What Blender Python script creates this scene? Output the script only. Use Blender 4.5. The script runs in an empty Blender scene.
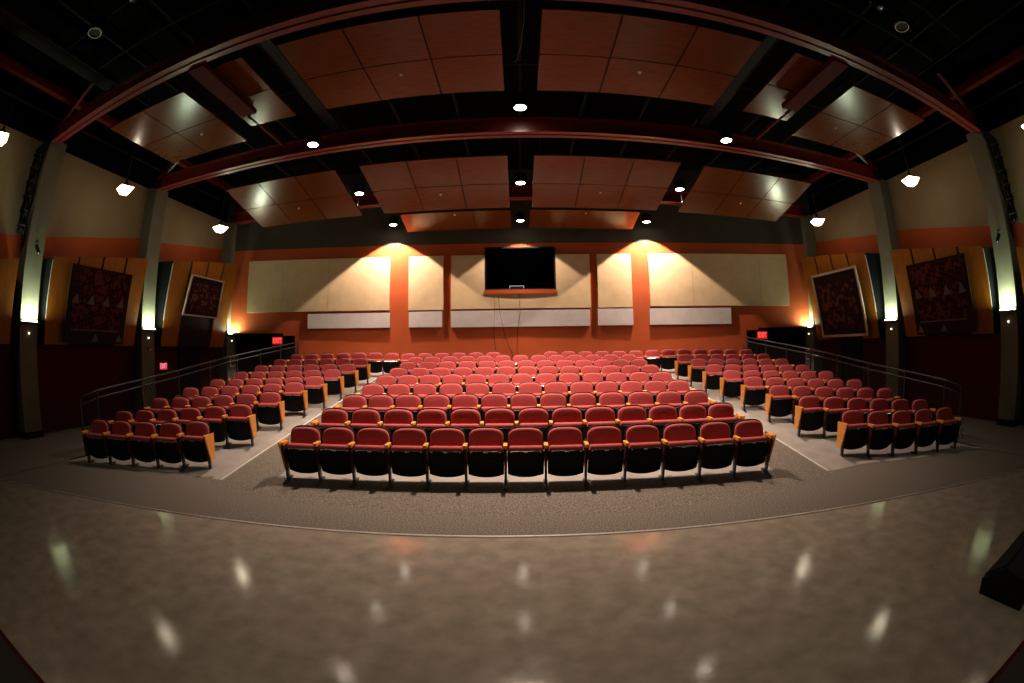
import bpy, math, random
from mathutils import Matrix, Vector
random.seed(4)
S = bpy.context.scene
COL = S.collection
sin, cos, pi, sqrt = math.sin, math.cos, math.pi, math.sqrt

# ------------------------------------------------------------------ render look
S.view_settings.view_transform = 'Standard'
S.view_settings.look = 'None'
S.view_settings.gamma = 1.0
S.view_settings.use_curve_mapping = False
S.view_settings.exposure = 0.0
S.render.engine = 'CYCLES'
S.cycles.use_denoising = True
S.cycles.max_bounces = 6
S.cycles.diffuse_bounces = 3
S.cycles.glossy_bounces = 3
S.cycles.sample_clamp_indirect = 3.0
S.cycles.caustics_reflective = False
S.cycles.caustics_refractive = False
W = bpy.data.worlds.new('World'); S.world = W
W.use_nodes = True
W.node_tree.nodes['Background'].inputs[0].default_value = (0.6, 0.5, 0.4, 1)
W.node_tree.nodes['Background'].inputs[1].default_value = 0.0

# ------------------------------------------------------------------ materials
def mat(name, col, rough=.6, metal=0, col2=None, scale=20, detail=3, bump=0, spec=.5, stretch=None, emit=None, estr=0,
        ramp=(.35, .65), trans=0, rough2=None):
    m = bpy.data.materials.new(name); m.use_nodes = True
    nt = m.node_tree; b = nt.nodes['Principled BSDF']
    b.inputs['Base Color'].default_value = (*col, 1)
    b.inputs['Roughness'].default_value = rough
    b.inputs['Metallic'].default_value = metal
    b.inputs['Specular IOR Level'].default_value = spec
    if trans: b.inputs['Transmission Weight'].default_value = trans
    if emit:
        b.inputs['Emission Color'].default_value = (*emit, 1); b.inputs['Emission Strength'].default_value = estr
    if col2 or bump or rough2 is not None:
        tc = nt.nodes.new('ShaderNodeTexCoord'); mp = nt.nodes.new('ShaderNodeMapping')
        nt.links.new(tc.outputs['Object'], mp.inputs[0])
        if stretch: mp.inputs['Scale'].default_value = stretch
        nz = nt.nodes.new('ShaderNodeTexNoise'); nz.inputs['Scale'].default_value = scale; nz.inputs['Detail'].default_value = detail
        nt.links.new(mp.outputs[0], nz.inputs['Vector'])
        if col2:
            r = nt.nodes.new('ShaderNodeValToRGB')
            r.color_ramp.elements[0].position = ramp[0]; r.color_ramp.elements[1].position = ramp[1]
            r.color_ramp.elements[0].color = (*col, 1); r.color_ramp.elements[1].color = (*col2, 1)
            nt.links.new(nz.outputs[0], r.inputs[0]); nt.links.new(r.outputs[0], b.inputs['Base Color'])
        if rough2 is not None:
            mr = nt.nodes.new('ShaderNodeMapRange')
            mr.inputs[1].default_value = .3; mr.inputs[2].default_value = .7
            mr.inputs[3].default_value = rough; mr.inputs[4].default_value = rough2
            nt.links.new(nz.outputs[0], mr.inputs[0]); nt.links.new(mr.outputs[0], b.inputs['Roughness'])
        if bump:
            bp = nt.nodes.new('ShaderNodeBump'); bp.inputs['Strength'].default_value = bump; bp.inputs['Distance'].default_value = .01
            nt.links.new(nz.outputs[0], bp.inputs['Height']); nt.links.new(bp.outputs[0], b.inputs['Normal'])
    return m

def emis(name, col, s):
    return mat(name, (.02, .02, .02), emit=col, estr=s)

M = {}
M['fabric'] = mat('red_fabric', (.37, .062, .060), .85, col2=(.45, .082, .078), scale=55, bump=.15, spec=.2)
M['fabric'].node_tree.nodes['Principled BSDF'].inputs['Sheen Weight'].default_value = .16
M['fabric'].node_tree.nodes['Principled BSDF'].inputs['Sheen Roughness'].default_value = .45
M['fabric'].node_tree.nodes['Principled BSDF'].inputs['Sheen Tint'].default_value = (1, .45, .42, 1)
M['black'] = mat('black_plastic', (.004, .004, .005), .55, col2=(.008, .008, .009), scale=30, spec=.15)
M['maroon'] = mat('maroon_fabric', (.035, .006, .008), .85, col2=(.05, .008, .010), scale=60, spec=.2)
M['steel'] = mat('dark_steel', (.035, .035, .038), .4, .6, col2=(.05, .05, .05), scale=20)
M['chrome'] = mat('chrome', (.8, .8, .8), .22, 1.0, col2=(.7, .7, .7), scale=30)
M['armwood'] = mat('oiled_beech', (.74, .27, .030), .42, col2=(.84, .35, .05), scale=9, stretch=(14, 1.2, 14))
M['plywood'] = mat('varnished_plywood', (.088, .0225, .002), .20, col2=(.108, .0285, .003), scale=3.0, stretch=(1.0, 5, 3), detail=5, spec=.30, rough2=.25)
M['boardwood'] = mat('amber_board', (.23, .070, .0035), .5, col2=(.28, .09, .006), scale=3, stretch=(3, 3, .6), detail=5, spec=.2)
M['redsteel'] = mat('red_painted_steel', (.125, .009, .006), .35, col2=(.15, .012, .008), scale=4, spec=.6)
M['finred'] = mat('dark_maroon_fin', (.05, .0035, .003), .6, col2=(.06, .004, .003), scale=4, spec=.08)
M['ceil'] = mat('black_ceiling_paint', (.002, .002, .002), .9, col2=(.003, .003, .003), scale=2, spec=.03)
M['dkgrey'] = mat('dark_grey_paint', (.015, .015, .014), .75, col2=(.020, .020, .019), scale=5, spec=.04)
M['beige'] = mat('olive_beige_paint', (.215, .17, .095), .8, col2=(.24, .19, .107), scale=1.5, spec=.2)
M['greygreen'] = mat('grey_green_paint', (.13, .125, .09), .8, col2=(.15, .145, .105), scale=2, spec=.2)
M['rust'] = mat('rust_orange_paint', (.34, .060, .012), .75, col2=(.37, .068, .015), scale=1.2, spec=.25)
M['darkred'] = mat('dark_red_paint', (.06, .0045, .003), .75, col2=(.07, .0055, .004), scale=1.5, spec=.2)
M['topgrey'] = mat('charcoal_olive_paint', (.045, .041, .030), .85, col2=(.052, .047, .035), scale=1.5, spec=.2)
M['cream'] = mat('cream_fabric_panel', (.50, .380, .225), .9, col2=(.55, .42, .25), scale=3, bump=.05, spec=.1)
M['seam'] = mat('tan_seam', (.30, .235, .15), .9, col2=(.33, .26, .17), scale=5, spec=.1)
M['palegrey'] = mat('pale_grey_panel', (.46, .42, .40), .9, col2=(.50, .465, .445), scale=3, spec=.1)
M['concrete_seat'] = mat('pale_concrete', (.24, .222, .195), .75, col2=(.30, .278, .245), scale=2.5, detail=6, spec=.3)
M['stage'] = mat('polished_concrete', (.205, .180, .140), .07, col2=(.325, .288, .228), scale=4.5, detail=13, spec=.32, bump=.16, rough2=.14, ramp=(.25, .75))
nt_ = M['stage'].node_tree                     # fine trowel grain breaks up the reflections
n2_ = nt_.nodes.new('ShaderNodeTexNoise'); n2_.inputs['Scale'].default_value = 38; n2_.inputs['Detail'].default_value = 4
nt_.links.new(nt_.nodes['Texture Coordinate'].outputs['Object'], n2_.inputs['Vector'])
bn_ = nt_.nodes['Bump']; bn_.inputs['Strength'].default_value = .10; bn_.inputs['Distance'].default_value = .004
nt_.links.new(n2_.outputs[0], bn_.inputs['Height'])
M['stagedeck'] = mat('black_stage_deck', (.012, .009, .008), .6, col2=(.018, .013, .011), scale=6)
M['carpet'] = mat('brown_speckled_carpet', (.090, .079, .064), .95, col2=(.225, .199, .163), scale=55, detail=2, spec=.05, bump=.4, ramp=(.38, .66))
M['edgemetal'] = mat('brushed_edge_metal', (.75, .72, .66), .35, .8, col2=(.65, .62, .58), scale=30)
M['nosing'] = mat('cream_edge_strip', (.55, .51, .45), .6, col2=(.62, .58, .5), scale=10)
M['lamp'] = emis('lamp_glass_glow', (1, .88, .72), 30)
M['pend'] = emis('pendant_glass_glow', (1, .86, .62), 9)
M['tube'] = emis('sconce_tube_glow', (.86, 1, .72), 14)
M['led'] = emis('small_bulb_glow', (1, .9, .6), 3)
M['exitred'] = emis('exit_red_glow', (1, .010, .012), .7)
M['exitlet'] = emis('exit_letter_glow', (1, .12, .10), 1.5)
M['pinkred'] = emis('pink_sign_glow', (1, .03, .09), .55)
M['pinklet'] = emis('pink_letter_glow', (1, .35, .4), 1.1)
M['white'] = mat('white_paint', (.7, .68, .64), .6, col2=(.74, .72, .68), scale=6)
M['framewood'] = mat('pale_frame', (.58, .42, .31), .5, col2=(.66, .49, .37), scale=8)
M['glass'] = mat('dark_window_glass', (.001, .001, .001), .05, spec=.02, trans=.9)
M['glass'].node_tree.nodes['Principled BSDF'].inputs['IOR'].default_value = 1.03
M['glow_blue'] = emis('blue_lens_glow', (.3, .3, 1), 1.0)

def quilt_mat(name, a, b, c, sx, mode):
    """patchwork: diamonds and triangles laid out from a checker and a noise"""
    m = bpy.data.materials.new(name); m.use_nodes = True
    nt = m.node_tree; bs = nt.nodes['Principled BSDF']; bs.inputs['Roughness'].default_value = .9
    bs.inputs['Specular IOR Level'].default_value = .1
    tc = nt.nodes.new('ShaderNodeTexCoord'); mp = nt.nodes.new('ShaderNodeMapping')
    nt.links.new(tc.outputs['Object'], mp.inputs[0])
    mp.inputs['Rotation'].default_value = (pi / 4 if mode else 0.5, 0, 0)
    ck = nt.nodes.new('ShaderNodeTexChecker'); ck.inputs['Scale'].default_value = sx
    ck.inputs['Color1'].default_value = (*a, 1); ck.inputs['Color2'].default_value = (*b, 1)
    nt.links.new(mp.outputs[0], ck.inputs['Vector'])
    vo = nt.nodes.new('ShaderNodeTexVoronoi'); vo.inputs['Scale'].default_value = sx * .8
    nt.links.new(mp.outputs[0], vo.inputs['Vector'])
    r = nt.nodes.new('ShaderNodeValToRGB'); r.color_ramp.interpolation = 'CONSTANT'
    r.color_ramp.elements[0].color = (0, 0, 0, 1); r.color_ramp.elements[1].position = .62; r.color_ramp.elements[1].color = (1, 1, 1, 1)
    nt.links.new(vo.outputs['Color'], r.inputs[0])
    mx = nt.nodes.new('ShaderNodeMix'); mx.data_type = 'RGBA'
    nt.links.new(r.outputs[0], mx.inputs[0]); nt.links.new(ck.outputs[0], mx.inputs[6])
    mx.inputs[7].default_value = (*c, 1)
    nt.links.new(mx.outputs[2], bs.inputs['Base Color'])
    return m
M['quiltA'] = quilt_mat('red_strip_patchwork', (.065, .006, .010), (.008, .006, .006), (.10, .025, .03), 11, 0)
M['quiltB'] = quilt_mat('dark_block_patchwork', (.055, .008, .009), (.03, .008, .008), (.13, .07, .055), 14, 0)
M['quiltC'] = quilt_mat('dark_diamond_patchwork', (.02, .008, .008), (.035, .013, .012), (.12, .04, .033), 9, 1)
M['darkcloth'] = mat('near_black_cloth', (.022, .012, .012), .95, col2=(.03, .018, .016), scale=20, spec=.1)
M['greycloth'] = mat('grey_patch_cloth', (.12, .105, .105), .95, col2=(.15, .135, .13), scale=20, spec=.1)

# ------------------------------------------------------------------ mesh builder
class MB:
    def __init__(s): s.v = []; s.f = []; s.m = []
    def add(s, vs, fs, mi=0):
        o = len(s.v); s.v += [tuple(p) for p in vs]
        for f in fs: s.f.append([o + i for i in f]); s.m.append(mi)
        return s
    def hexa(s, p, mi=0):      # p: 4 bottom (ccw) + 4 top
        return s.add(p, [(3, 2, 1, 0), (4, 5, 6, 7), (0, 1, 5, 4), (1, 2, 6, 5), (2, 3, 7, 6), (3, 0, 4, 7)], mi)
    def box(s, x0, x1, y0, y1, z0, z1, mi=0):
        if x0 > x1: x0, x1 = x1, x0
        if y0 > y1: y0, y1 = y1, y0
        if z0 > z1: z0, z1 = z1, z0
        return s.hexa([(x0, y0, z0), (x1, y0, z0), (x1, y1, z0), (x0, y1, z0), (x0, y0, z1), (x1, y0, z1), (x1, y1, z1), (x0, y1, z1)], mi)
    def quad(s, a, b, c, d, mi=0): return s.add([a, b, c, d], [(0, 1, 2, 3)], mi)
    def prism(s, poly, d, mi=0):   # poly: 3D points, d: extrude vector
        n = len(poly); d = Vector(d)
        vs = [Vector(p) for p in poly] + [Vector(p) + d for p in poly]
        fs = [tuple(range(n))[::-1], tuple(range(n, 2 * n))] + [(i, (i + 1) % n, n + (i + 1) % n, n + i) for i in range(n)]
        return s.add(vs, fs, mi)
    def tube(s, pts, r, n=6, mi=0):
        pts = [Vector(p) for p in pts]; rings = []
        for i, p in enumerate(pts):
            t = (pts[min(i + 1, len(pts) - 1)] - pts[max(i - 1, 0)]).normalized()
            u = t.cross(Vector((0, 0, 1)))
            if u.length < 1e-3: u = Vector((1, 0, 0))
            u.normalize(); w = u.cross(t).normalized()
            rings.append([p + (u * cos(2 * pi * k / n) + w * sin(2 * pi * k / n)) * r for k in range(n)])
        vs = [q for R in rings for q in R]; fs = []
        for i in range(len(pts) - 1):
            for k in range(n):
                fs.append((i * n + k, i * n + (k + 1) % n, (i + 1) * n + (k + 1) % n, (i + 1) * n + k))
        fs.append(tuple(range(n))[::-1]); fs.append(tuple(range((len(pts) - 1) * n, len(pts) * n)))
        return s.add(vs, fs, mi)
    def lathe(s, prof, c=(0, 0, 0), n=16, mi=0, ph=0):  # prof: (r,z) list
        vs = []; fs = []
        for r, z in prof:
            for k in range(n):
                a = 2 * pi * k / n + ph
                vs.append((c[0] + r * cos(a), c[1] + r * sin(a), c[2] + z))
        for i in range(len(prof) - 1):
            for k in range(n):
                fs.append((i * n + k, i * n + (k + 1) % n, (i + 1) * n + (k + 1) % n, (i + 1) * n + k))
        fs.append(tuple(range(n))[::-1]); fs.append(tuple(range((len(prof) - 1) * n, len(prof) * n)))
        return s.add(vs, fs, mi)
    def mesh(s, name, mats, smooth=False):
        me = bpy.data.meshes.new(name); me.from_pydata(s.v, [], s.f)
        for m in (mats if isinstance(mats, (list, tuple)) else [mats]): me.materials.append(m)
        for p, mi in zip(me.polygons, s.m): p.material_index = mi; p.use_smooth = smooth
        me.validate(); me.update()
        return me
    def build(s, name, mats, parent=None, smooth=False):
        o = bpy.data.objects.new(name, s.mesh(name, mats, smooth)); COL.objects.link(o)
        if parent: o.parent = parent
        return o

def tag(o, label, cat, group=None, kind=None):
    o['label'] = label; o['category'] = cat
    if group: o['group'] = group
    if kind: o['kind'] = kind
    return o
def thing(name, label, cat, loc=(0, 0, 0), rz=0, group=None):
    o = bpy.data.objects.new(name, None); COL.objects.link(o)
    o.location = loc; o.rotation_euler = (0, 0, rz); o.empty_display_size = .1
    return tag(o, label, cat, group)
def struct(o, label=None, cat=None):
    o['kind'] = 'structure'
    if label: o['label'] = label
    o['category'] = cat or 'building'
    return o
def copy_tree(o, parent=None):
    c = o.copy(); COL.objects.link(c)
    if parent: c.parent = parent
    for ch in o.children: copy_tree(ch, c)
    return c
def light(kind, name, loc, energy, col, size=.1, **kw):
    l = bpy.data.lights.new(name, kind); l.energy = energy; l.color = col
    if kind in ('POINT', 'SPOT'): l.shadow_soft_size = size
    for k, v in kw.items(): setattr(l, k, v)
    o = bpy.data.objects.new(name, l); COL.objects.link(o); o.location = loc
    return o
ORD = ['', 'first', 'second', 'third', 'fourth', 'fifth', 'sixth', 'seventh', 'eighth', 'ninth', 'tenth', 'eleventh', 'twelfth', 'thirteenth']
SIDE = {-1: 'left', 1: 'right'}

# ------------------------------------------------------------------ camera (fisheye lens)
HC = 2.064
yaw, pit, rol = [math.radians(a) for a in (-.84, .966, .678)]
Ry = Matrix(((cos(yaw), -sin(yaw), 0), (0, 0, 1), (sin(yaw), cos(yaw), 0)))   # world (x,y,z) -> right, up, forward
Rp = Matrix(((1, 0, 0), (0, cos(pit), -sin(pit)), (0, sin(pit), cos(pit))))
Rr = Matrix(((cos(rol), -sin(rol), 0), (sin(rol), cos(rol), 0), (0, 0, 1)))
R = Rr @ Rp @ Ry
cd = bpy.data.cameras.new('camera'); co = bpy.data.objects.new('camera', cd); COL.objects.link(co)
cd.type = 'PANO'; cd.sensor_fit = 'HORIZONTAL'; cd.sensor_width = 36; cd.sensor_height = 36 * 683 / 1024
for tgt in (cd, getattr(cd, 'cycles', None)):
    try:
        tgt.panorama_type = 'FISHEYE_EQUISOLID'; tgt.fisheye_lens = 446.95 / 1024 * 36; tgt.fisheye_fov = pi
        break
    except Exception: pass
cd.clip_start = .05; cd.clip_end = 200
m3 = Matrix((R[0], R[1], -R[2])).transposed()
co.matrix_world = Matrix.Translation((-.121, 0, HC)) @ m3.to_4x4()
S.camera = co

# ------------------------------------------------------------------ room shape
RW, YB = 36.0, 16.7
WX, ZW, ZC, Y0 = 12.0, 7.33, 9.2, -4.0
def arcy(x): return YB - RW + sqrt(RW * RW - x * x)
def edge_y(x): return 4.57 - 18 + sqrt(18 * 18 - min(abs(x), 12.5) ** 2)      # front edge of the carpet
def smooth(t): t = max(0, min(1, t)); return t * t * (3 - 2 * t)
def fl(x, y):                                                                 # raked floor
    w = smooth((abs(x) - 3.4) / 2.6)
    return max(0, (.12 * (y - 5.25)) * (1 - w) + (.135 * (y - 5.7)) * w)
RX = 8.65
RXS = {-1: 8.55, 1: 8.75}      # left and right railing lines

# stage floor
xs = [-12.5 + 25 * i / 40 for i in range(41)]
b = MB()
for i in range(40):
    b.quad((xs[i], Y0, 0), (xs[i + 1], Y0, 0), (xs[i + 1], edge_y(xs[i + 1]), 0), (xs[i], edge_y(xs[i]), 0))
struct(b.build('floor', M['stage']), 'polished brown grey concrete stage floor in front of the seats', 'floor')
# saw-cut joints and the bright edge strip
b = MB()
for i in range(40):
    a0, a1 = xs[i], xs[i + 1]
    b.hexa([(a0, edge_y(a0) - .012, 0), (a1, edge_y(a1) - .012, 0), (a1, edge_y(a1) + .022, 0), (a0, edge_y(a0) + .022, 0),
            (a0, edge_y(a0) - .012, .012), (a1, edge_y(a1) - .012, .012), (a1, edge_y(a1) + .022, .012), (a0, edge_y(a0) + .022, .012)])
struct(b.build('trim_1', M['edgemetal']), 'thin curved metal strip between stage floor and carpet', 'trim')

# carpeted floor (raked between the rails, level corridors outside)
b = MB()
gx = [-RXS[-1] + (RXS[-1] + RXS[1]) * i / 48 for i in range(49)]
NY = 60
def carpet_y(x, j): return edge_y(x) + .02 + (arcy(x) - edge_y(x) + .3) * j / NY
for i in range(48):
    for j in range(NY):
        q = []
        for (ii, jj) in ((i, j), (i + 1, j), (i + 1, j + 1), (i, j + 1)):
            x = gx[ii]; y = carpet_y(x, jj); q.append((x, y, fl(x, y)))
        b.quad(*q)
for s in (-1, 1):
    px = [s * (RXS[s] + .02), s * 9.5, s * 10.5, s * 11.5, s * 12.0]
    for i in range(4):
        q = [(px[i], edge_y(px[i]) + .02, 0), (px[i + 1], edge_y(px[i + 1]) + .02, 0), (px[i + 1], 18.6, 0), (px[i], 18.6, 0)]
        b.quad(*(q if s > 0 else q[::-1]))
struct(b.build('floor_carpet', M['carpet'], smooth=True), 'brown speckled carpet of the raked hall floor and aisles', 'carpet')
# sides of the raked platform
for s in (-1, 1):
    b = MB()
    for j in range(40):
        y0, y1 = 4.6 + 11 * j / 40, 4.6 + 11 * (j + 1) / 40
        X = RXS[s]
        b.hexa([(s * X, y0, 0), (s * (X + .03), y0, 0), (s * (X + .03), y1, 0), (s * X, y1, 0),
                (s * X, y0, fl(X, y0) + .02), (s * (X + .03), y0, fl(X, y0) + .02), (s * (X + .03), y1, fl(X, y1) + .02), (s * X, y1, fl(X, y1) + .02)])
    struct(b.build('platform_wall', M['darkred']), 'dark side of the raked seating platform under the %s railing' % SIDE[s], 'wall')

# seat rows -------------------------------------------------------------
PITCH = .575
CZ = -20.0
rows_c = [(6.44 + 1.128 * r) for r in range(8)]
left_in = [(-5.74, 6.14, .45), (-5.62, 7.45, .46), (-5.56, 8.59, .416), (-5.51, 9.69, .38), (-5.32, 10.50, .27), (-5.26, 11.53, .228), (-5.165, 12.47, .182), (-5.15, 13.55, .125)]
right_in = [(5.96, 6.27, .46), (5.78, 7.54, .46), (5.69, 8.65, .42), (5.57, 9.69, .38), (5.43, 10.65, .285), (5.31, 11.57, .23), (5.26, 12.6, .18), (5.16, 13.52, .13)]
seats = []      # (x, y(back top), rz, block, row, index from viewer's left, n, flags)
for r, D in enumerate(rows_c):
    k = 1 / (D - CZ)
    for i in range(13):
        a = (i - 6) * PITCH
        off = (-.005, .088, -.007, .083, -.01, .074, .063, -.032)[r]           # seat widths are mixed so that the rows stagger
        amp = (.030, -.032, .028, -.038, .030, -.035, -.030, .030)[r] * (1 - 2 * ((i - 6) / 6) ** 2)
        x = off - amp + sin(k * a) / k; y = D - (1 - cos(k * a)) / k
        seats.append((x, y, -k * a, 'centre', r + 1, i + 1, 13, ('L' if i == 0 else '') + ('R' if i == 12 else '')))
for s, arr in ((-1, left_in), (1, right_in)):
    for r, (x0, y0, an) in enumerate(arr):
        n = 5 if r == 0 else 6
        for i in range(n):
            a = i * PITCH
            x = x0 + s * a * cos(an); y = y0 - a * sin(an)
            idx = n - i if s < 0 else i + 1
            fg = ''
            if i == 0: fg = 'R' if s < 0 else 'L'
            if i == n - 1 : fg += 'r' if s > 0 else ''
            seats.append((x, y, -s * an * .6, SIDE[s], r + 1, idx, n, fg))
for s in (-1, 1):
    for i in range(13):
        x = s * 4.48 + (i - 6) * .583
        k = 1 / 38.
        y = 15.2 - .5 * k * x * x
        seats.append((x, y, -x * k, 'back ' + SIDE[s], 9, i + 1, 13, ('r' if i == 12 else '')))

# pale concrete under the seats ---------------------------------------
def strip(name, x0f, x1f, y0f, y1f, nx, ny, m, h, label):
    b = MB()
    P = []
    for i in range(nx + 1):
        col = []
        for j in range(ny + 1):
            t = j / ny; u = i / nx
            yc = y0f(.5) + (y1f(.5) - y0f(.5)) * t
            x = x0f(yc) + (x1f(yc) - x0f(yc)) * u
            y = y0f(u, x) + (y1f(u, x) - y0f(u, x)) * t if False else y0f(x) + (y1f(x) - y0f(x)) * t
            col.append((x, y, fl(x, y) + h))
        P.append(col)
    for i in range(nx):
        for j in range(ny): b.quad(P[i][j], P[i + 1][j], P[i + 1][j + 1], P[i][j + 1])
    return struct(b.build(name, m, smooth=True), label, 'floor')
def front_c(x): return CZ + sqrt((6.44 - .20 - CZ) ** 2 - min(abs(x), 4) ** 2)
AX = 4.86
strip('floor_seating', lambda y: -3.9, lambda y: 3.9, front_c, lambda x: arcy(x) + .1, 24, 60, M['concrete_seat'], .006, 'pale concrete floor under the centre block of seats')
for s in (-1, 1):
    f = lambda x: min(5.60, 5.95 - .40 * (abs(x) - 4.9))
    strip('floor_seating', (lambda y: -RXS[-1] + .02) if s < 0 else (lambda y: AX), (lambda y: -AX) if s < 0 else (lambda y: RXS[1] - .02), f, lambda x: arcy(x) + .1, 14, 60, M['concrete_seat'], .006, 'pale concrete floor under the %s block of seats' % SIDE[s])
    b = MB()
    for j in range(50):
        y0, y1 = 5.6 + 8.9 * j / 50, 5.6 + 8.9 * (j + 1) / 50
        x0, x1 = s * (AX - .035), s * AX
        if s < 0: x0, x1 = x1 - .0, x0
        xa, xb = min(x0, x1), max(x0, x1)
        b.hexa([(xa, y0, fl(xa, y0) - .01), (xb, y0, fl(xb, y0) - .01), (xb, y1, fl(xb, y1) - .01), (xa, y1, fl(xa, y1) - .01),
                (xa, y0, fl(xa, y0) + .016), (xb, y0, fl(xb, y0) + .016), (xb, y1, fl(xb, y1) + .016), (xa, y1, fl(xa, y1) + .016)])
    struct(b.build('trim_%d' % (2 if s < 0 else 3), M['nosing']), 'pale edge strip along the %s aisle carpet' % SIDE[s], 'trim')

# ------------------------------------------------------------------ walls
def zz(p): return p
for s in (-1, 1):
    b = MB()
    ys = [Y0, 0.2, 2.5, 5.0, 5.7, 7.5, 9.6, 10.66, 12.5, 14.9, 19]
    def band(y):
        P = [(-4, 3.9), (5.7, 4.98), (9.6, 5.62), (10.66, 5.68), (14.9, 6.23), (19, 6.4)]
        for (a, za), (c, zc) in zip(P, P[1:]):
            if y <= c: return za + (zc - za) * (y - a) / (c - a)
    for i in range(len(ys) - 1):
        ya, yb = ys[i], ys[i + 1]
        for lo, hi, mi in ((0, 'q', 1), ('q', 'b', 2), ('b', ZW, 0), (ZW, ZC, 3)):
            def zl(v, y): return band(y) if v == 'b' else (band(y) - 1.1 if v == 'q' else v)
            q = [(s * WX, ya, zl(lo, ya)), (s * WX, yb, zl(lo, yb)), (s * WX, yb, zl(hi, yb)), (s * WX, ya, zl(hi, ya))]
            b.quad(*(q if s < 0 else q[::-1]), mi)
    struct(b.build('wall_%s' % SIDE[s], [M['beige'], M['darkred'], M['rust'], M['ceil']]), '%s side wall, beige above and dark red below' % SIDE[s], 'wall')
# back wall: concave arc with the booth window and two doorway recesses
b = MB()
xb = [-12.0, -11.6, -11.0, -10.2, -9.4, -8.76, -7.6, -6.4, -5.2, -4, -3, -2, -1.32, -.6, .6, 1.27, 2, 3, 4, 5.2, 6.4, 7.6, 8.76, 9.4, 10.2, 11.0, 11.6, 12.0]
zb = [0, 2.65, 4.33, 5.90, 6.1, 9.2]
for i in range(len(xb) - 1):
    for j in range(len(zb) - 1):
        xm = (xb[i] + xb[i + 1]) / 2; zm = (zb[j] + zb[j + 1]) / 2
        if abs(xm) > 8.76 and zm < 2.65: continue
        if -1.32 < xm < 1.27 and 4.33 < zm < 5.90: continue
        b.quad((xb[i], arcy(xb[i]), zb[j]), (xb[i + 1], arcy(xb[i + 1]), zb[j]), (xb[i + 1], arcy(xb[i + 1]), zb[j + 1]), (xb[i], arcy(xb[i]), zb[j + 1]), 1 if zm > 6.1 else 0)
struct(b.build('wall_back', [M['rust'], M['topgrey']]), 'curved rust orange back wall with a charcoal upper band', 'wall')
# recesses
for s in (-1, 1):
    b = MB()
    x0, x1 = s * 8.76, s * 12.0; yb_ = 18.4
    b.box(x0, x0 + s * .06, arcy(8.76) + .02, yb_, 0, 2.65)
    b.box(x0, x1, yb_, yb_ + .08, 0, 2.75)
    b.hexa([(min(x0, x1), arcy(8.76 if s > 0 else 12.0) + .02, 2.65), (max(x0, x1), arcy(12.0 if s > 0 else 8.76) + .02, 2.65), (max(x0, x1), yb_, 2.65), (min(x0, x1), yb_, 2.65),
            (min(x0, x1), arcy(8.76 if s > 0 else 12.0) + .02, 2.75), (max(x0, x1), arcy(12.0 if s > 0 else 8.76) + .02, 2.75), (max(x0, x1), yb_, 2.75), (min(x0, x1), yb_, 2.75)])
    struct(b.build('wall_recess', M['ceil']), 'black walls of the exit recess in the %s rear corner' % SIDE[s], 'wall')
    d = thing('door_%d' % (1 if s < 0 else 2), 'dark exit door in the %s rear recess' % SIDE[s], 'door', (s * 10.3, 18.38, 0)); d['kind'] = 'structure'
    b = MB(); b.box(-.52, .52, -.06, -.02, 0, 2.12); b.build('door_leaf', M['dkgrey'], d)
    b = MB(); b.box(-.60, -.52, -.09, 0, 0, 2.2); b.box(.52, .60, -.09, 0, 0, 2.2); b.box(-.6, .6, -.09, 0, 2.12, 2.2); b.build('door_frame', M['black'], d)
    b = MB(); b.tube([(-.4, -.11, 1.0), (.4, -.11, 1.0)], .02); b.box(-.42, -.38, -.12, -.05, .97, 1.03); b.box(.38, .42, -.12, -.05, .97, 1.03); b.build('push_bar', M['steel'], d)
# stage-end wall behind the camera, ceiling
b = MB(); b.quad((12.5, Y0, 0), (-12.5, Y0, 0), (-12.5, Y0, ZC), (12.5, Y0, ZC)); struct(b.build('wall_front', M['ceil']), 'black wall behind the stage', 'wall')
b = MB(); b.quad((-12.5, Y0, ZC), (-12.5, 19, ZC), (12.5, 19, ZC), (12.5, Y0, ZC)); struct(b.build('ceiling', M['ceil']), 'black roof deck high over the hall', 'ceiling')

# baseboard of side walls omitted in shade; pilasters
PY = [.06, 4.99, 9.93, 14.86]
for s in (-1, 1):
    for k, y in enumerate(PY):
        b = MB(); b.box(s * 11.5, s * 12.02, y - .31, y + .31, 0, ZW - .02)
        b.box(s * 11.47, s * 12.0, y - .33, y + .33, 0, .16, 1)
        struct(b.build('wall_pilaster', [M['greygreen'], M['dkgrey']]), '%s olive grey wall pilaster on the %s wall' % (['backmost stage-side', 'front', 'middle', 'rear'][k], SIDE[s]), 'pilaster')

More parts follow.
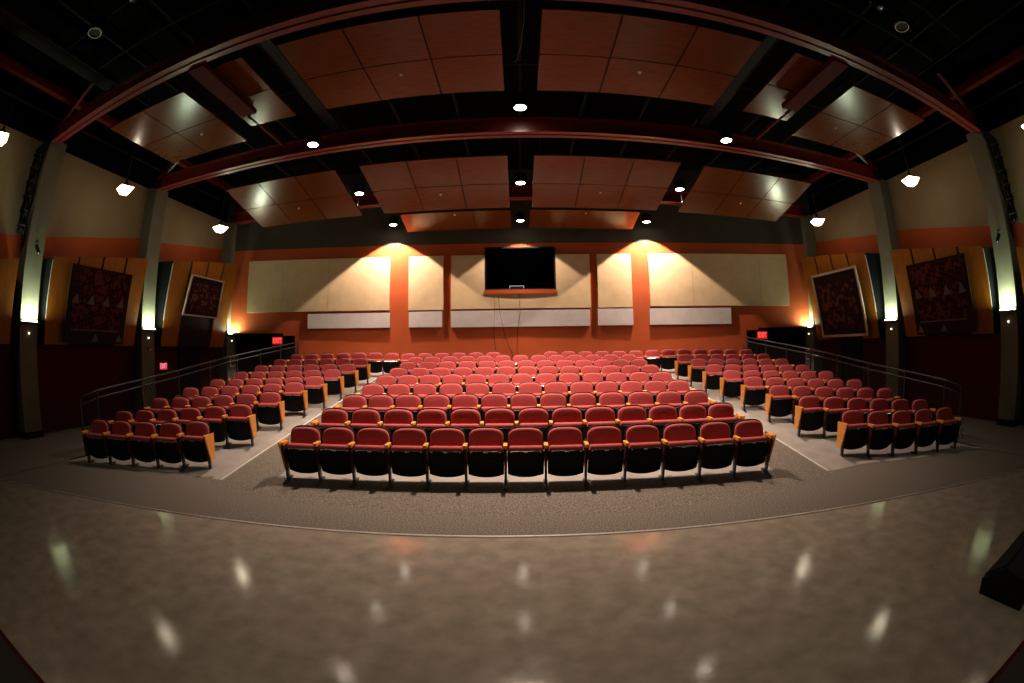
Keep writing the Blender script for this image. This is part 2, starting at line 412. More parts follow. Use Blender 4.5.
# ------------------------------------------------------------------ control booth window
w = thing('window_1', 'black control booth window in the middle of the back wall', 'window', (0, 0, 0)); w['kind'] = 'structure'
ay = arcy(1.0)
b = MB()
for x0, x1, z0, z1 in ((-1.36, -1.31, 4.30, 5.93), (1.26, 1.31, 4.30, 5.93), (-1.36, 1.31, 5.89, 5.94), (-1.36, 1.31, 4.29, 4.34)):
    b.box(x0, x1, ay - .06, ay + .12, z0, z1)
b.build('window_frame', M['black'], w)
b = MB(); b.box(-1.31, 1.26, ay + .04, ay + .05, 4.34, 5.89); b.build('pane', M['glass'], w)
b = MB(); b.box(-1.37, 1.32, ay - .13, ay - .02, 4.125, 4.285); b.build('window_sill', M['rust'], w)
b = MB()
for q in ([(-1.4, ay + .12, 4.2), (-1.4, ay + 1.6, 4.2), (-1.4, ay + 1.6, 6.1), (-1.4, ay + .12, 6.1)], [(1.35, ay + .12, 4.2), (1.35, ay + 1.6, 4.2), (1.35, ay + 1.6, 6.1), (1.35, ay + .12, 6.1)],
          [(-1.4, ay + 1.6, 4.2), (1.35, ay + 1.6, 4.2), (1.35, ay + 1.6, 6.1), (-1.4, ay + 1.6, 6.1)], [(-1.4, ay + .12, 4.2), (1.35, ay + .12, 4.2), (1.35, ay + 1.6, 4.2), (-1.4, ay + 1.6, 4.2)],
          [(-1.4, ay + .12, 6.1), (1.35, ay + .12, 6.1), (1.35, ay + 1.6, 6.1), (-1.4, ay + 1.6, 6.1)]):
    b.quad(*q)
struct(b.build('wall_booth', mat('booth_black', (.0012, .0012, .0012), .95, col2=(.0016, .0016, .0016), spec=.02)), 'black inside of the control booth', 'wall')
t = thing('monitor', 'small monitor with a pale rim low in the control booth window', 'monitor', (-.16, ay - .005, 4.34))
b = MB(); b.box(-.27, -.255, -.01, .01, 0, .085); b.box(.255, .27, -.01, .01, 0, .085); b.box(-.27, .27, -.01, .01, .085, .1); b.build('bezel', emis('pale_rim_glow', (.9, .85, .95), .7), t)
b = MB(); b.box(-.255, .255, .002, .012, 0, .085); b.build('screen', M['black'], t)
t = thing('projector', 'dim projector hanging high inside the control booth window', 'projector', (-.0, ay + .35, 5.52))
b = MB(); b.box(-.24, .24, -.12, .15, 0, .12); b.build('body', M['dkgrey'], t)
b = MB(); b.tube([(0, 0, .12), (0, 0, .55)], .02); b.build('mount', M['steel'], t)
b = MB(); b.lathe([(.04, 0), (.05, .02), (.03, .03)], n=12); o = b.build('projector_lens', emis('dim_pink_glow', (.9, .5, .45), .25), t); o.location = (-.12, -.12, .06); o.rotation_euler = (pi / 2, 0, 0)

# hanging cables under the booth
for nm, pts, lab in (('a', [(-1.02, 4.13), (-1.0, 3.5), (-1.03, 2.8), (-1.0, 2.2), (-.9, 1.7)], 'thin black cable hanging furthest left under the control booth'),
                     ('b', [(-.86, 4.13), (-.80, 3.4), (-.66, 2.7), (-.50, 2.2), (-.30, 1.75)], 'thin black cable slanting right below the booth window'),
                     ('c', [(-.06, 4.13), (-.05, 3.4), (-.15, 2.8), (-.17, 2.2), (-.2, 1.7)], 'thin black cable hanging under the middle of the booth window')):
    b = MB(); b.tube([(x, arcy(x) - (.17 if z > 2.75 else .04), z) for x, z in pts], .009, 5)
    tag(b.build('hanging_cable', M['black']), lab, 'cable')

# acoustic panels on the back wall
def wall_panel(x0, x1, z0, z1, m, name, label, split, grp, extra=()):
    cx = (x0 + x1) / 2
    t = thing(name, label, 'acoustic panel', (cx, arcy(cx), z0), 0, grp)
    b = MB()
    P = lambda x, d, z: (x - cx, arcy(x) - d - arcy(cx), z - z0)
    for (xa, xe, za, ze) in ((x0, x1, z0, z1),) + tuple(extra):
        n = max(2, int((xe - xa) / .35))
        sp = [xa + (xe - xa) * i / n for i in range(n + 1)]
        for i in range(n):
            a0, a1 = sp[i], sp[i + 1]
            b.hexa([P(a0, .09, za), P(a1, .09, za), P(a1, .01, za), P(a0, .01, za), P(a0, .09, ze), P(a1, .09, ze), P(a1, .01, ze), P(a0, .01, ze)])
    b.build('fabric_face', m, t)
    for q in split:
        b = MB(); y = arcy(q) - arcy(cx)
        b.box(q - .006 - cx, q + .006 - cx, y - .094, y - .088, .02, z1 - z0 - .02); b.build('seam', M['seam'], t)
g1, g2 = 'cream acoustic panels on the back wall', 'pale grey acoustic strips on the back wall'
wall_panel(-10.76, -4.98, 3.58, 5.63, M['cream'], 'acoustic_baffle', 'large cream wall panel left of the booth, the widest on that side', (-9.3, -7.4), g1)
wall_panel(-4.25, -2.93, 3.56, 5.63, M['cream'], 'acoustic_baffle', 'narrow cream wall panel just left of the booth panel', (), g1)
wall_panel(-2.63, 2.61, 3.58, 4.12, M['cream'], 'acoustic_baffle', 'cream wall panel framing the black booth window at its sides and below', (), g1, ((-2.63, -1.37, 4.12, 5.63), (1.32, 2.61, 4.12, 5.63)))
wall_panel(2.90, 4.20, 3.58, 5.63, M['cream'], 'acoustic_baffle', 'narrow cream wall panel just right of the booth panel', (), g1)
wall_panel(4.89, 10.60, 3.61, 5.65, M['cream'], 'acoustic_baffle', 'large cream wall panel right of the booth, the widest on that side', (6.6, 9.4), g1)
wall_panel(-8.2, -4.96, 2.92, 3.48, M['palegrey'], 'acoustic_strip', 'long pale grey strip under the large left cream panel', (), g2)
wall_panel(-4.23, -2.98, 2.92, 3.5, M['palegrey'], 'acoustic_strip', 'short pale grey strip under the narrow left cream panel', (), g2)
wall_panel(-2.64, 2.57, 2.9, 3.51, M['palegrey'], 'acoustic_strip', 'long pale grey strip under the middle cream panel', (), g2)
wall_panel(2.88, 4.21, 2.91, 3.53, M['palegrey'], 'acoustic_strip', 'short pale grey strip under the narrow right cream panel', (), g2)
wall_panel(4.85, 8.1, 2.91, 3.53, M['palegrey'], 'acoustic_strip', 'long pale grey strip under the large right cream panel', (), g2)

# ------------------------------------------------------------------ leaning wood panels, quilts
def side_panel(s, y0, y1, yb0, yb1, zt0, zt1, label):
    """four leaning amber boards on a black box; s side, y at the top (near, far), y at the bottom"""
    zb = 2.22
    t = thing('leaning_wall_panel', label, 'wall panel', (s * 11.9, (y0 + y1) / 2, zb), 0, 'leaning amber wood panels on the side walls')
    ox, oy, oz = s * 11.9, (y0 + y1) / 2, zb
    XT, XB = s * 11.08, s * 11.45
    def P(u, v, d=0):   # u along, v up, d depth behind the face
        yt = y0 + (y1 - y0) * u; yb = yb0 + (yb1 - yb0) * u; zt = zt0 + (zt1 - zt0) * u
        return (XB + (XT - XB) * v + s * d - ox, yb + (yt - yb) * v - oy, zb + (zt - zb) * v - oz)
    b = MB()
    b.hexa([P(0.004, 0, .03), P(.996, 0, .03), (s * 11.98 - ox, P(1, 0)[1], -.0), (s * 11.98 - ox, P(0, 0)[1], 0),
            P(0.004, 1, .03), P(.996, 1, .03), (s * 11.98 - ox, P(1, 1)[1], P(1, 1)[2] + .05), (s * 11.98 - ox, P(0, 1)[1], P(0, 1)[2] + .05)])
    b.build('box_side', M['black'], t)
    for k in range(4):
        u0, u1 = k / 4 + (.012 if k else 0), (k + 1) / 4 - (.012 if k < 3 else 0); v0 = .48 if k in (1, 2) else 0
        b = MB(); b.hexa([P(u0, v0), P(u1, v0), P(u1, v0, .03), P(u0, v0, .03), P(u0, 1), P(u1, 1), P(u1, 1, .03), P(u0, 1, .03)])
        b.build('board', M['boardwood'], t)
    b = MB(); b.hexa([P(-.004, .30, -.002), P(0, .30, -.002), P(0, .30, .035), P(-.004, .30, .035), P(-.004, .97, -.002), P(0, .97, -.002), P(0, .97, .035), P(-.004, .97, .035)])
    b.build('sconce_lit_edge', M['edgemetal'], t)  # bright metal stands in for the line of sconce light along the edge
    return t
for s in (-1, 1):
    sd = SIDE[s]
    side_panel(s, .56, 4.30, .58, 4.30, 3.62, 4.11, 'amber board panel nearest the stage on the %s wall' % sd)
    side_panel(s, 5.50, 9.38, 5.54, 9.2, 4.31, 4.83, 'amber board panel with a dark red quilt on the %s wall, middle bay' % sd)
    side_panel(s, 10.65, 14.64, 10.52, 14.2, 4.97, 5.50, 'amber board panel with a framed quilt in the rear bay of the %s wall' % sd)

def quilt(s, yt, yb, zt, zb, xt, xb, m, frame, label, tri=False, mode=0):
    """hanging textile, its face parallel to the leaning boards"""
    ox, oy, oz = s * xb, (yb[0] + yb[1]) / 2, zb
    t = thing('framed_quilt' if frame else 'quilt', label, 'quilt', (ox, oy, oz), 0)
    def P(u, v, d=0):
        y = (yb[0] + (yb[1] - yb[0]) * u) * (1 - v) + (yt[0] + (yt[1] - yt[0]) * u) * v
        return (s * (xb + (xt - xb) * v - d) - ox, y - oy, (zb + (zt - zb) * v) - oz)
    def slab(name, u0, u1, v0, v1, d0, d1, mm):
        b = MB(); b.hexa([P(u0, v0, d1), P(u1, v0, d1), P(u1, v0, d0), P(u0, v0, d0), P(u0, v1, d1), P(u1, v1, d1), P(u1, v1, d0), P(u0, v1, d0)]); return b.build(name, mm, t)
    slab('border', 0, 1, 0, 1, 0, .03, M['darkcloth'])
    slab('patchwork', .12 if frame else .07, .88 if frame else .93, .12 if frame else .16, .82 if frame else .97, .031, .036, m)
    if frame:
        for k, (u0, u1, v0, v1) in enumerate(((0, 1, 0, .035), (0, 1, .965, 1), (0, .035, 0, 1), (.965, 1, 0, 1))):
            slab('frame_bar', u0, u1, v0, v1, 0, .055, M['framewood'])
    if tri:
        for k in range(4):
            u = .06 + .25 * k
            b = MB(); b.prism([P(u, .52, .037), P(u + .12, .51, .037), P(u + .08, .65, .037)], (-s * .004, 0, 0)); b.build('grey_triangle', M['greycloth'], t)
        for k, u in enumerate((.45, .86)):
            b = MB(); b.prism([P(u, .03, .037), P(u + .11, .03, .037), P(u + .055, .14, .037)], (-s * .004, 0, 0)); b.build('grey_triangle', M['greycloth'], t)
        slab('grey_strip', .1, .9, .17, .185, .036, .04, M['greycloth'])
for s in (-1, 1):
    quilt(s, (6.13, 8.58), (6.14, 8.53), 4.21, 2.26, 10.93, 11.26, M['quiltA'], False, 'large dark red strip quilt with grey triangles on the %s wall' % SIDE[s], tri=True)
quilt(-1, (11.52, 13.49), (11.32, 13.44), 4.63, 3.26, 10.94, 11.17, M['quiltB'], True, 'small dark red block quilt in a pale frame on the left wall')
quilt(1, (11.04, 13.78), (10.9, 13.6), 4.60, 2.30, 10.94, 11.28, M['quiltC'], True, 'tall black quilt of red diamonds in a pale frame on the right wall')

# dark doorway below the rear panels
for s in (-1, 1):
    d = thing('door_%d' % (3 if s < 0 else 4), 'dark grey side door below the rear wood panel, %s wall' % SIDE[s], 'door', (s * 11.96, 12.6, 0)); d['kind'] = 'structure'
    b = MB(); b.box(-.03, .03, -.5, .5, 0, 2.05); b.build('door_leaf', M['dkgrey'], d)
    b = MB(); b.box(-.06, .06, -.6, -.5, 0, 2.12); b.box(-.06, .06, .5, .6, 0, 2.12); b.box(-.06, .06, -.6, .6, 2.05, 2.14); b.build('door_frame', M['black'], d)
    b = MB(); b.tube([(-s * .07, -.4, 1.0), (-s * .07, -.28, 1.0)], .015); b.build('door_handle', M['steel'], d)

# ------------------------------------------------------------------ exit signs
def exit_sign(loc, rz, w, h, mf, ml, label):
    t = thing('exit_sign', label, 'exit sign', loc, rz)
    b = MB(); b.box(-w / 2, w / 2, 0, .06, -h / 2, h / 2); b.build('housing', M['black'], t)
    b = MB(); b.box(-w / 2 + .01, w / 2 - .01, -.006, 0, -h / 2 + .01, h / 2 - .01); b.build('lit_face', mf, t)
    cu = bpy.data.curves.new('lettering', 'FONT'); cu.body = 'EXIT'; cu.size = h * .95; cu.align_x = 'CENTER'; cu.align_y = 'CENTER'; cu.extrude = .003
    cu.materials.append(ml)
    tmp = bpy.data.objects.new('tmp', cu); COL.objects.link(tmp); bpy.context.view_layer.update()
    me = bpy.data.meshes.new_from_object(tmp.evaluated_get(bpy.context.evaluated_depsgraph_get())); me.materials.clear(); me.materials.append(ml)
    bpy.data.objects.remove(tmp); bpy.data.curves.remove(cu)
    k = min(1, w / (h * 2.3))
    for v in me.vertices: v.co = (v.co.x * k, -.01 - v.co.z, v.co.y)
    o = bpy.data.objects.new('lettering', me); COL.objects.link(o); o.parent = t
exit_sign((-9.54, 15.50, 2.47), 0, .50, .29, M['exitred'], M['exitlet'], 'glowing red EXIT sign in the left rear recess')
exit_sign((9.45, 15.50, 2.46), 0, .50, .29, M['exitred'], M['exitlet'], 'glowing red EXIT sign in the right rear recess')
exit_sign((-11.88, 11.05, 1.57), pi / 2, .42, .25, M['pinkred'], M['pinklet'], 'low pinkish red EXIT sign on the left wall behind the railing')

# ------------------------------------------------------------------ sconces, small wall things
for s in (-1, 1):
    for k, y in enumerate(PY[1:]):
        t = thing('wall_sconce', 'glowing ledge sconce on the %s pilaster of the %s wall' % (['front', 'middle', 'rear'][k], SIDE[s]), 'wall lamp', (s * 11.5, y, 2.72), 0, 'uplight sconces on the pilasters')
        b = MB(); b.prism([(0, -.32, -.03), (0, .32, -.03), (-s * .3, .26, -.03), (-s * .3, -.26, -.03)], (0, 0, .045)); b.build('ledge', M['steel'], t)
        b = MB(); b.tube([(-s * .07, -.27, .04), (-s * .07, .27 if k < 2 else .02, .04)], .018, 8); b.build('tube_lamp', M['tube'], t)
        b = MB(); b.lathe([(.0, 0), (.025, .01), (.03, .03), (.02, .05)], (-s * .03, 0, -.27), 8); b.build('indicator_bulb', M['led'], t)
        light('AREA', 'sconce_light', (s * 11.27, y if k < 2 else y - .16, 2.79), 62, (.84, 1.0, .68), shape='RECTANGLE', size=.16, size_y=.5 if k < 2 else .3).rotation_euler = (0, pi, 0)
t = thing('fire_alarm_pull', 'small dark red alarm pull on the middle left pilaster', 'alarm', (-11.49, 9.98, 2.05))
b = MB(); b.box(0, .05, -.08, .08, 0, .16); b.build('box_body', M['redsteel'], t)
b = MB(); b.box(.05, .07, -.05, .05, .04, .07); b.build('pull_handle', M['white'], t)
for s in (-1, 1):
    t = thing('notice_plate', 'pale notice plate on the rear %s pilaster behind the railing' % SIDE[s], 'sign', (s * 11.49, 14.9, 1.45))
    b = MB(); b.box(0, -s * .03, -.17, .17, 0, .42); b.build('plate', M['white'], t)
    b = MB(); b.box(-s * .03, -s * .033, -.13, .13, .06, .36); b.build('notice_face', M['greycloth'], t)
    t = thing('bracket_spotlight', 'small black spotlight on a bracket high on the front %s pilaster' % SIDE[s], 'spotlight', (s * 11.49, 4.95, 4.45))
    b = MB(); b.box(0, -s * .22, -.02, .02, .18, .22); b.tube([(-s * .2, 0, .2), (-s * .2, 0, .1)], .012); b.build('bracket', M['steel'], t)
    b = MB(); b.tube([(-s * .14, -.02, .1), (-s * .2, .03, -.02), (-s * .25, .06, -.10)], .055, 10); b.build('lamp_head', M['black'], t, True)
    b = MB(); b.tube([(-s * .25, .06, -.10), (-s * .255, .063, -.108)], .045, 10); b.build('spot_lens', M['chrome'], t)
    # cable bundle beside the front pilaster
    t = thing('cable_bundle', 'thick black cable bundle running up beside the front %s pilaster' % SIDE[s], 'cables', (s * 11.66, 4.40, 4.8))
    b = MB()
    for k in range(5):
        b.tube([(s * (.05 * cos(k * 1.26)), .09 * sin(k * 1.26) + .03 * sin(3 * q + k), q * .3) for q in range(8)] + [(s * (-.1), .2, 2.45), (s * (-.2 + .03 * k), .45, 2.62)], .05, 6)
    b.build('cable_strand', M['black'], t, True)
    for q in range(6):
        b = MB(); z = .2 + .36 * q; b.lathe([(.155, -.012), (.16, 0), (.155, .012)], (0, 0, z), 10); b.build('tie_band', M['dkgrey'], t)
    b = MB(); b.tube([(s * (-.12), .14, .3), (s * (-.14), .3, 1.2), (s * (-.16), .35, 2.2)], .008, 5)
    b.build('loose_wire', M['greycloth'], t)

# ------------------------------------------------------------------ pendants
pz, px_ = 6.17, 10.28
for s in (-1, 1):
    for k, y in enumerate((2.5, 7.26, 12.17)):
        t = thing('pendant_lamp', '%s glowing glass pendant lamp along the %s wall' % (['stage-end', 'middle', 'rear'][k], SIDE[s]), 'pendant lamp', (s * px_, y, pz), 0, 'pendant lamps along the side walls')
        b = MB(); b.lathe([(.16, -.02), (.30, .13), (.31, .15)], n=4, ph=.5); b.build('glass_shade', M['pend'], t)
        b = MB(); b.lathe([(.315, .15), (.31, .165), (.10, .25), (.05, .30)], n=4, ph=.5); b.build('shade_cap', M['steel'], t)
        b = MB(); b.tube([(0, 0, .30), (0, 0, 3.0)], .014, 6); b.lathe([(.05, .28), (.05, .36), (.02, .40)], n=8); b.build('stem', M['steel'], t)
        light('POINT', 'pendant_light', (s * px_, y, pz - .10), 15, (1, .86, .62), .05)

# ------------------------------------------------------------------ downlights
DL = [(-5.01, 9.0, 7.03), (0, 8.85, 7.44), (5.01, 9.0, 7.03), (-5.1, 12.8, 7.03), (0, 12.69, 7.03), (5.06, 12.75, 7.03), (-4.75, 15.72, 6.75), (0, 15.85, 6.75), (4.75, 15.72, 6.75)]
for k, (x, y, z) in enumerate(DL):
    lab = 'lit round downlight in the %s ceiling gap, %s row from the stage' % (['left', 'middle', 'right'][k % 3], ['first', 'second', 'third'][k // 3])
    t = thing('downlight', lab, 'ceiling lamp', (x, y, z), 0, 'round downlights between the ceiling panels')
    b = MB(); b.lathe([(.165, 0), (.175, .05), (.175, .28), (.05, .36)], n=18); b.build('can', M['black'], t, False)
    b = MB(); b.lathe([(.0, -.016), (.10, -.012), (.15, .004)], n=18); b.build('lens', M['lamp'], t, True)
    b = MB(); b.tube([(0, 0, .36), (0, 0, ZC - z)], .015); b.build('stem', M['steel'], t)
    E = [1950, 5200, 1950, 2400, 3300, 2400, 2600, 1100, 2600][k]
    light('SPOT', 'downlight_beam', (x, y, z - .03), E, (1, .745, .60), .06, spot_size=math.radians(106 if k > 5 else (106 if k == 1 else 100)), spot_blend=.10 if k > 5 else 1.0)

# unlit lamp cans near the stage
for x, y, z, lab in ((-7.27, 2.88, 7.5, 'unlit round lamp can with a pale rim near the upper left picture corner'), (6.66, 3.49, 7.5, 'unlit round lamp can with a pale rim near the upper right picture corner')):
    t = thing('lamp_can', lab, 'ceiling lamp', (x, y, z))
    b = MB(); b.lathe([(.13, .02), (.15, .0), (.16, .04), (.16, .3), (.05, .36)], n=18); b.build('can', M['black'], t)
    b = MB()
    for k in range(18):
        a0, a1 = 2 * pi * k / 18, 2 * pi * (k + 1) / 18
        P = lambda r, a, z: (r * cos(a), r * sin(a), z)
        b.hexa([P(.15, a0, -.01), P(.165, a0, -.01), P(.165, a1, -.01), P(.15, a1, -.01), P(.15, a0, .02), P(.165, a0, .02), P(.165, a1, .02), P(.15, a1, .02)])
    b.build('rim', M['white'], t)
    b = MB(); b.tube([(0, 0, .36), (0, 0, ZC - z)], .015); b.build('stem', M['steel'], t)
for k, (x, y, lab) in enumerate(((-6.0, 2.75, 'black moving stage light with a bluish lens, upper left'), (5.9, 3.35, 'black moving stage light with a bluish lens, upper right'))):
    t = thing('stage_light', lab, 'stage light', (x, y, 7.5))
    b = MB(); b.tube([(0, 0, 0), (.03, .05, .18), (.06, .1, .34)], .10, 12); b.build('head', M['black'], t, True)
    b = MB(); b.lathe([(0, -.012), (.05, -.01), (.07, 0)], n=12); b.build('lens', M['steel'], t)
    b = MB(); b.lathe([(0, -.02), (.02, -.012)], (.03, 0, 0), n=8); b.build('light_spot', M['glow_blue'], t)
    b = MB(); b.box(-.16, -.13, .02, .08, .1, .5); b.box(.13, .16, .02, .08, .1, .5); b.box(-.16, .16, .02, .08, .47, .5); b.tube([(0, .05, .5), (0, .05, .7)], .02); b.build('yoke', M['steel'], t)
    

# ------------------------------------------------------------------ roof steel
def girder(yc, label):
    t = thing('roof_girder', label, 'girder', (0, yc, 7.08))
    b = MB()
    b.box(-11.2, 11.2, -.16, -.03, 0, .035); b.box(-11.2, 11.2, .03, .16, 0, .035); b.build('bottom_flange', M['redsteel'], t)
    b = MB(); b.box(-11.2, 11.2, -.029, .029, .03, .42); b.build('web', M['redsteel'], t)
    b = MB(); b.box(-11.2, 11.2, -.11, .11, .42, .45); b.build('top_flange', M['redsteel'], t)
    for s in (-1, 1):
        b = MB(); b.box(s * 11.2, s * 11.52, -.06, .06, .08, .40); b.build('bearing_block', M['steel'], t)
        b = MB(); b.prism([(s * 9.9, -.05, 1.25), (s * 10.2, -.05, 1.25), (s * 11.5, -.05, .45), (s * 11.2, -.05, .45)], (0, .1, 0)); b.build('knee_brace', M['redsteel'], t)
girder(4.70, 'red steel girder crossing the ceiling nearest the stage')
girder(9.55, 'red steel girder crossing the middle of the ceiling')
girder(14.30, 'red steel girder mostly hidden above the rear ceiling panels')
for s in (-1, 1):
    b = MB(); b.box(s * 10.93, s * 11.13, Y0, 16, 8.15, 8.35); tag(b.build('roof_tie', M['redsteel']), 'long red steel tie running front to back above the %s wall' % SIDE[s], 'roof steel')
    b = MB(); b.tube([(s * 11.95, Y0, 8.1), (s * 11.95, 14.4, 8.1)], .045, 8); tag(b.build('conduit_pipe', M['dkgrey']), 'grey conduit pipe along the top of the %s wall' % SIDE[s], 'pipe')
    b = MB(); b.tube([(s * 9.25, Y0, 8.2), (s * 9.25, 9.4, 8.2)], .035, 8); tag(b.build('rigging_pipe', M['dkgrey']), 'slim grey rigging pipe running front to back, %s side' % SIDE[s], 'pipe')
    b = MB(); b.box(s * 4.42, s * 4.72, 4.95, 9.3, 7.55, 7.95); tag(b.build('roof_joist', M['black']), 'deep black roof joist between the wide and narrow ceiling panels, %s side' % SIDE[s], 'roof steel')
    b = MB(); b.box(s * 6.02, s * 6.10, 4.95, 9.3, 7.30, 7.38); tag(b.build('hanging_rail', M['finred']), 'thin dark red rail beside the fin and the narrow ceiling panel, %s side' % SIDE[s], 'rail')
    # red hanging fin beside the narrow ceiling panel
    t = thing('ceiling_fin', 'dark red hanging fin below the narrow ceiling panel, %s side' % SIDE[s], 'ceiling fin', (s * 5.72, 6, 7.02))
    b = MB(); b.box(-.2, .2, -1.15, .98, 0, .10); b.build('fin_body', M['finred'], t)
    b = MB(); b.tube([(0, .8, .1), (0, .8, 1.6)], .012); b.build('hanger', M['steel'], t)
    b = MB(); b.tube([(0, -.9, .1), (0, -.9, 1.6)], .012); b.build('hanger', M['steel'], t)
b = MB(); b.tube([(-9.85, Y0, 8.45), (-9.8, 0, 8.45), (-9.75, 5.2, 8.45)], .22, 16); tag(b.build('air_duct', M['dkgrey'], smooth=True), 'round dark grey air duct high on the left near the stage', 'duct')
for k, (y, lab) in enumerate(((4.36, 'grey rigging pipe across the ceiling just before the front girder'), (3.14, 'grey rigging pipe across the ceiling furthest over the stage'), (7.95 + .25, 'grey rigging pipe across the ceiling behind the flat panels'))):
    x1 = 9.3
    b = MB(); b.tube([(-x1, y, 8.275), (x1, y, 8.275)], .035, 8); tag(b.build('rigging_pipe', M['dkgrey']), lab, 'pipe')
for k in range(-5, 6):
    x = k * 1.64
    lab = 'slim dark roof purlin on the room centre line' if k == 0 else 'slim dark roof purlin, %s one %s of the room centre' % (ORD[abs(k)], SIDE[1 if k > 0 else -1])
    b = MB(); b.box(x - .035, x + .035, Y0 + .1, 16, 8.3, 8.4); tag(b.build('roof_purlin', M['dkgrey']), lab, 'roof steel', 'slim roof purlins')

# ------------------------------------------------------------------ plywood ceiling clouds
T = 1.3
def cloud(x_in, s, nc, nr, y0, z0, pitch, label, missing=0):
    t = thing('ceiling_cloud', label, 'ceiling panel', (s * x_in, y0, z0), 0, 'suspended plywood ceiling panels')
    t.rotation_euler = (pitch, 0, 0)
    g = .014
    for c in range(nc):
        for r in range(nr):
            b = MB(); xa, xb_ = s * (c * T + g), s * ((c + 1) * T - g)
            b.box(xa, xb_, r * T + g, (r + 1) * T - g, 0, .03)
            b.build('plywood_tile', M['plywood'], t)
    b = MB()
    b.box(s * .02, s * (nc * T - .02), .02, nr * T - .02, .035, .06); b.build('backing_board', M['black'], t)
    cc, rr = (1.5 * T if nc == 3 else (.6 * T if nc == 2 else .62 * T)), (1.3 * T if nr == 2 else .2)
    b = MB(); b.lathe([(.012, -.04), (.03, -.03), (.034, -.004), (.034, .0)], (s * cc, rr, 0), 10); b.build('sprinkler_head', M['white'], t)
    for (u, v) in ((.15, .1), (nc - .15, .1), (.15, nr - .1), (nc - .15, nr - .1)):
        b = MB(); b.tube([(s * u * T, v * T, .06), (s * u * T, v * T, 1.2)], .008, 5); b.build('hanger_rod', M['steel'], t)
for s in (-1, 1):
    sd = SIDE[s]
    cloud(.32, s, 3, 2, 5.3, 7.3, 0, 'flat plywood ceiling panel just %s of centre behind the front girder' % sd)
    cloud(4.98, s, 1, 2, 5.3, 7.3, 0, 'narrow plywood ceiling panel beside the dark red fin, %s side' % sd)
    cloud(6.19, s, 2, 2, 5.15, 6.82, 0, 'low shiny square plywood ceiling panel nearest the %s wall' % sd)
    cloud(.32, s, 3, 2, 10.3, 6.865, -.229, 'tilted plywood ceiling panel just %s of centre behind the middle girder' % sd)
    cloud(5.0, s, 3, 2, 10.5, 6.93, -.229, 'tilted shiny plywood ceiling panel towards the %s wall' % sd)
    cloud(.32, s, 3, 1, 14.64, 6.79, -.243, 'rearmost single-row plywood ceiling panel %s of centre above the back wall' % sd)

b = MB(); b.tube([(.06, 5.2, 7.6), (.05, 5.6, 7.32), (.0, 6.2, 7.2), (-.08, 6.8, 7.28), (-.14, 7.1, 7.5)], .006, 5)
tag(b.build('drooping_wire', M['greycloth']), 'thin pale wire drooping in the gap between the two centre ceiling panels', 'wire')

# ------------------------------------------------------------------ railings
for s in (-1, 1):
    t = thing('guard_railing', 'dark metal guard railing with wire mesh along the %s edge of the seating' % SIDE[s], 'railing', (s * RXS[s], 5, 0))
    RX = RXS[s]; kf = (RX + .121 * s) / (8.4 + .121 * s)
    prof = [(y * kf, HC + (z - HC) * kf) for y, z in [(4.99, 1.176), (5.5, 1.285), (8.2, 1.57), (10.7, 1.90), (14.9, 2.36)]] + [(15.55, 2.42)]
    def rz_(y):
        for (a, za), (c, zc) in zip(prof, prof[1:]):
            if y <= c: return za + (zc - za) * (y - a) / (c - a)
        return prof[-1][1]
    L_ = lambda y, z: (0, y - 5, z)
    b = MB(); b.tube([L_(y, z) for y, z in prof], .024, 8); b.build('top_rail', M['steel'], t, True)
    b = MB(); b.tube([L_(y, z - .15) for y, z in prof], .018, 8); b.build('mid_rail', M['steel'], t, True)
    b = MB(); b.tube([L_(y, fl(RX, y) + .10) for y, z in prof], .016, 8); b.build('bottom_rail', M['steel'], t, True)
    for y in (prof[0][0], prof[1][0], 7.1, 8.5, 9.9, 11.3, 12.7, 14.1, 15.5):
        b = MB(); b.box(-.022, .022, y - 5 - .022, y - 5 + .022, fl(RX, y) - .02, rz_(y)); b.build('post', M['steel'], t)
    b = MB(); stp = .11
    n = int(10.4 / stp)
    for k in range(-12, n + 1):
        for d in (1, -1):
            y0 = 5.02 + k * stp; pts = []
            hgt = .9
            y1 = y0 + .62
            za, zb2 = (0, 1) if d > 0 else (1, 0)
            def zat(y, f): lo = fl(RX, y) + .10; hi = rz_(y) - .16; return lo + (hi - lo) * f
            f0, f1 = 0., 1.
            if y0 < 5.02: f0 = (5.02 - y0) / .62
            if y1 > 15.45: f1 = (15.45 - y0) / .62
            if f0 >= f1: continue
            ya, yb2 = y0 + .62 * f0, y0 + .62 * f1
            fa, fb = (f0, f1) if d > 0 else (1 - f0, 1 - f1)
            b.tube([L_(ya, zat(ya, fa)), L_(yb2, zat(yb2, fb))], .0055, 3)
    b.build('wire_mesh', M['dkgrey'], t)

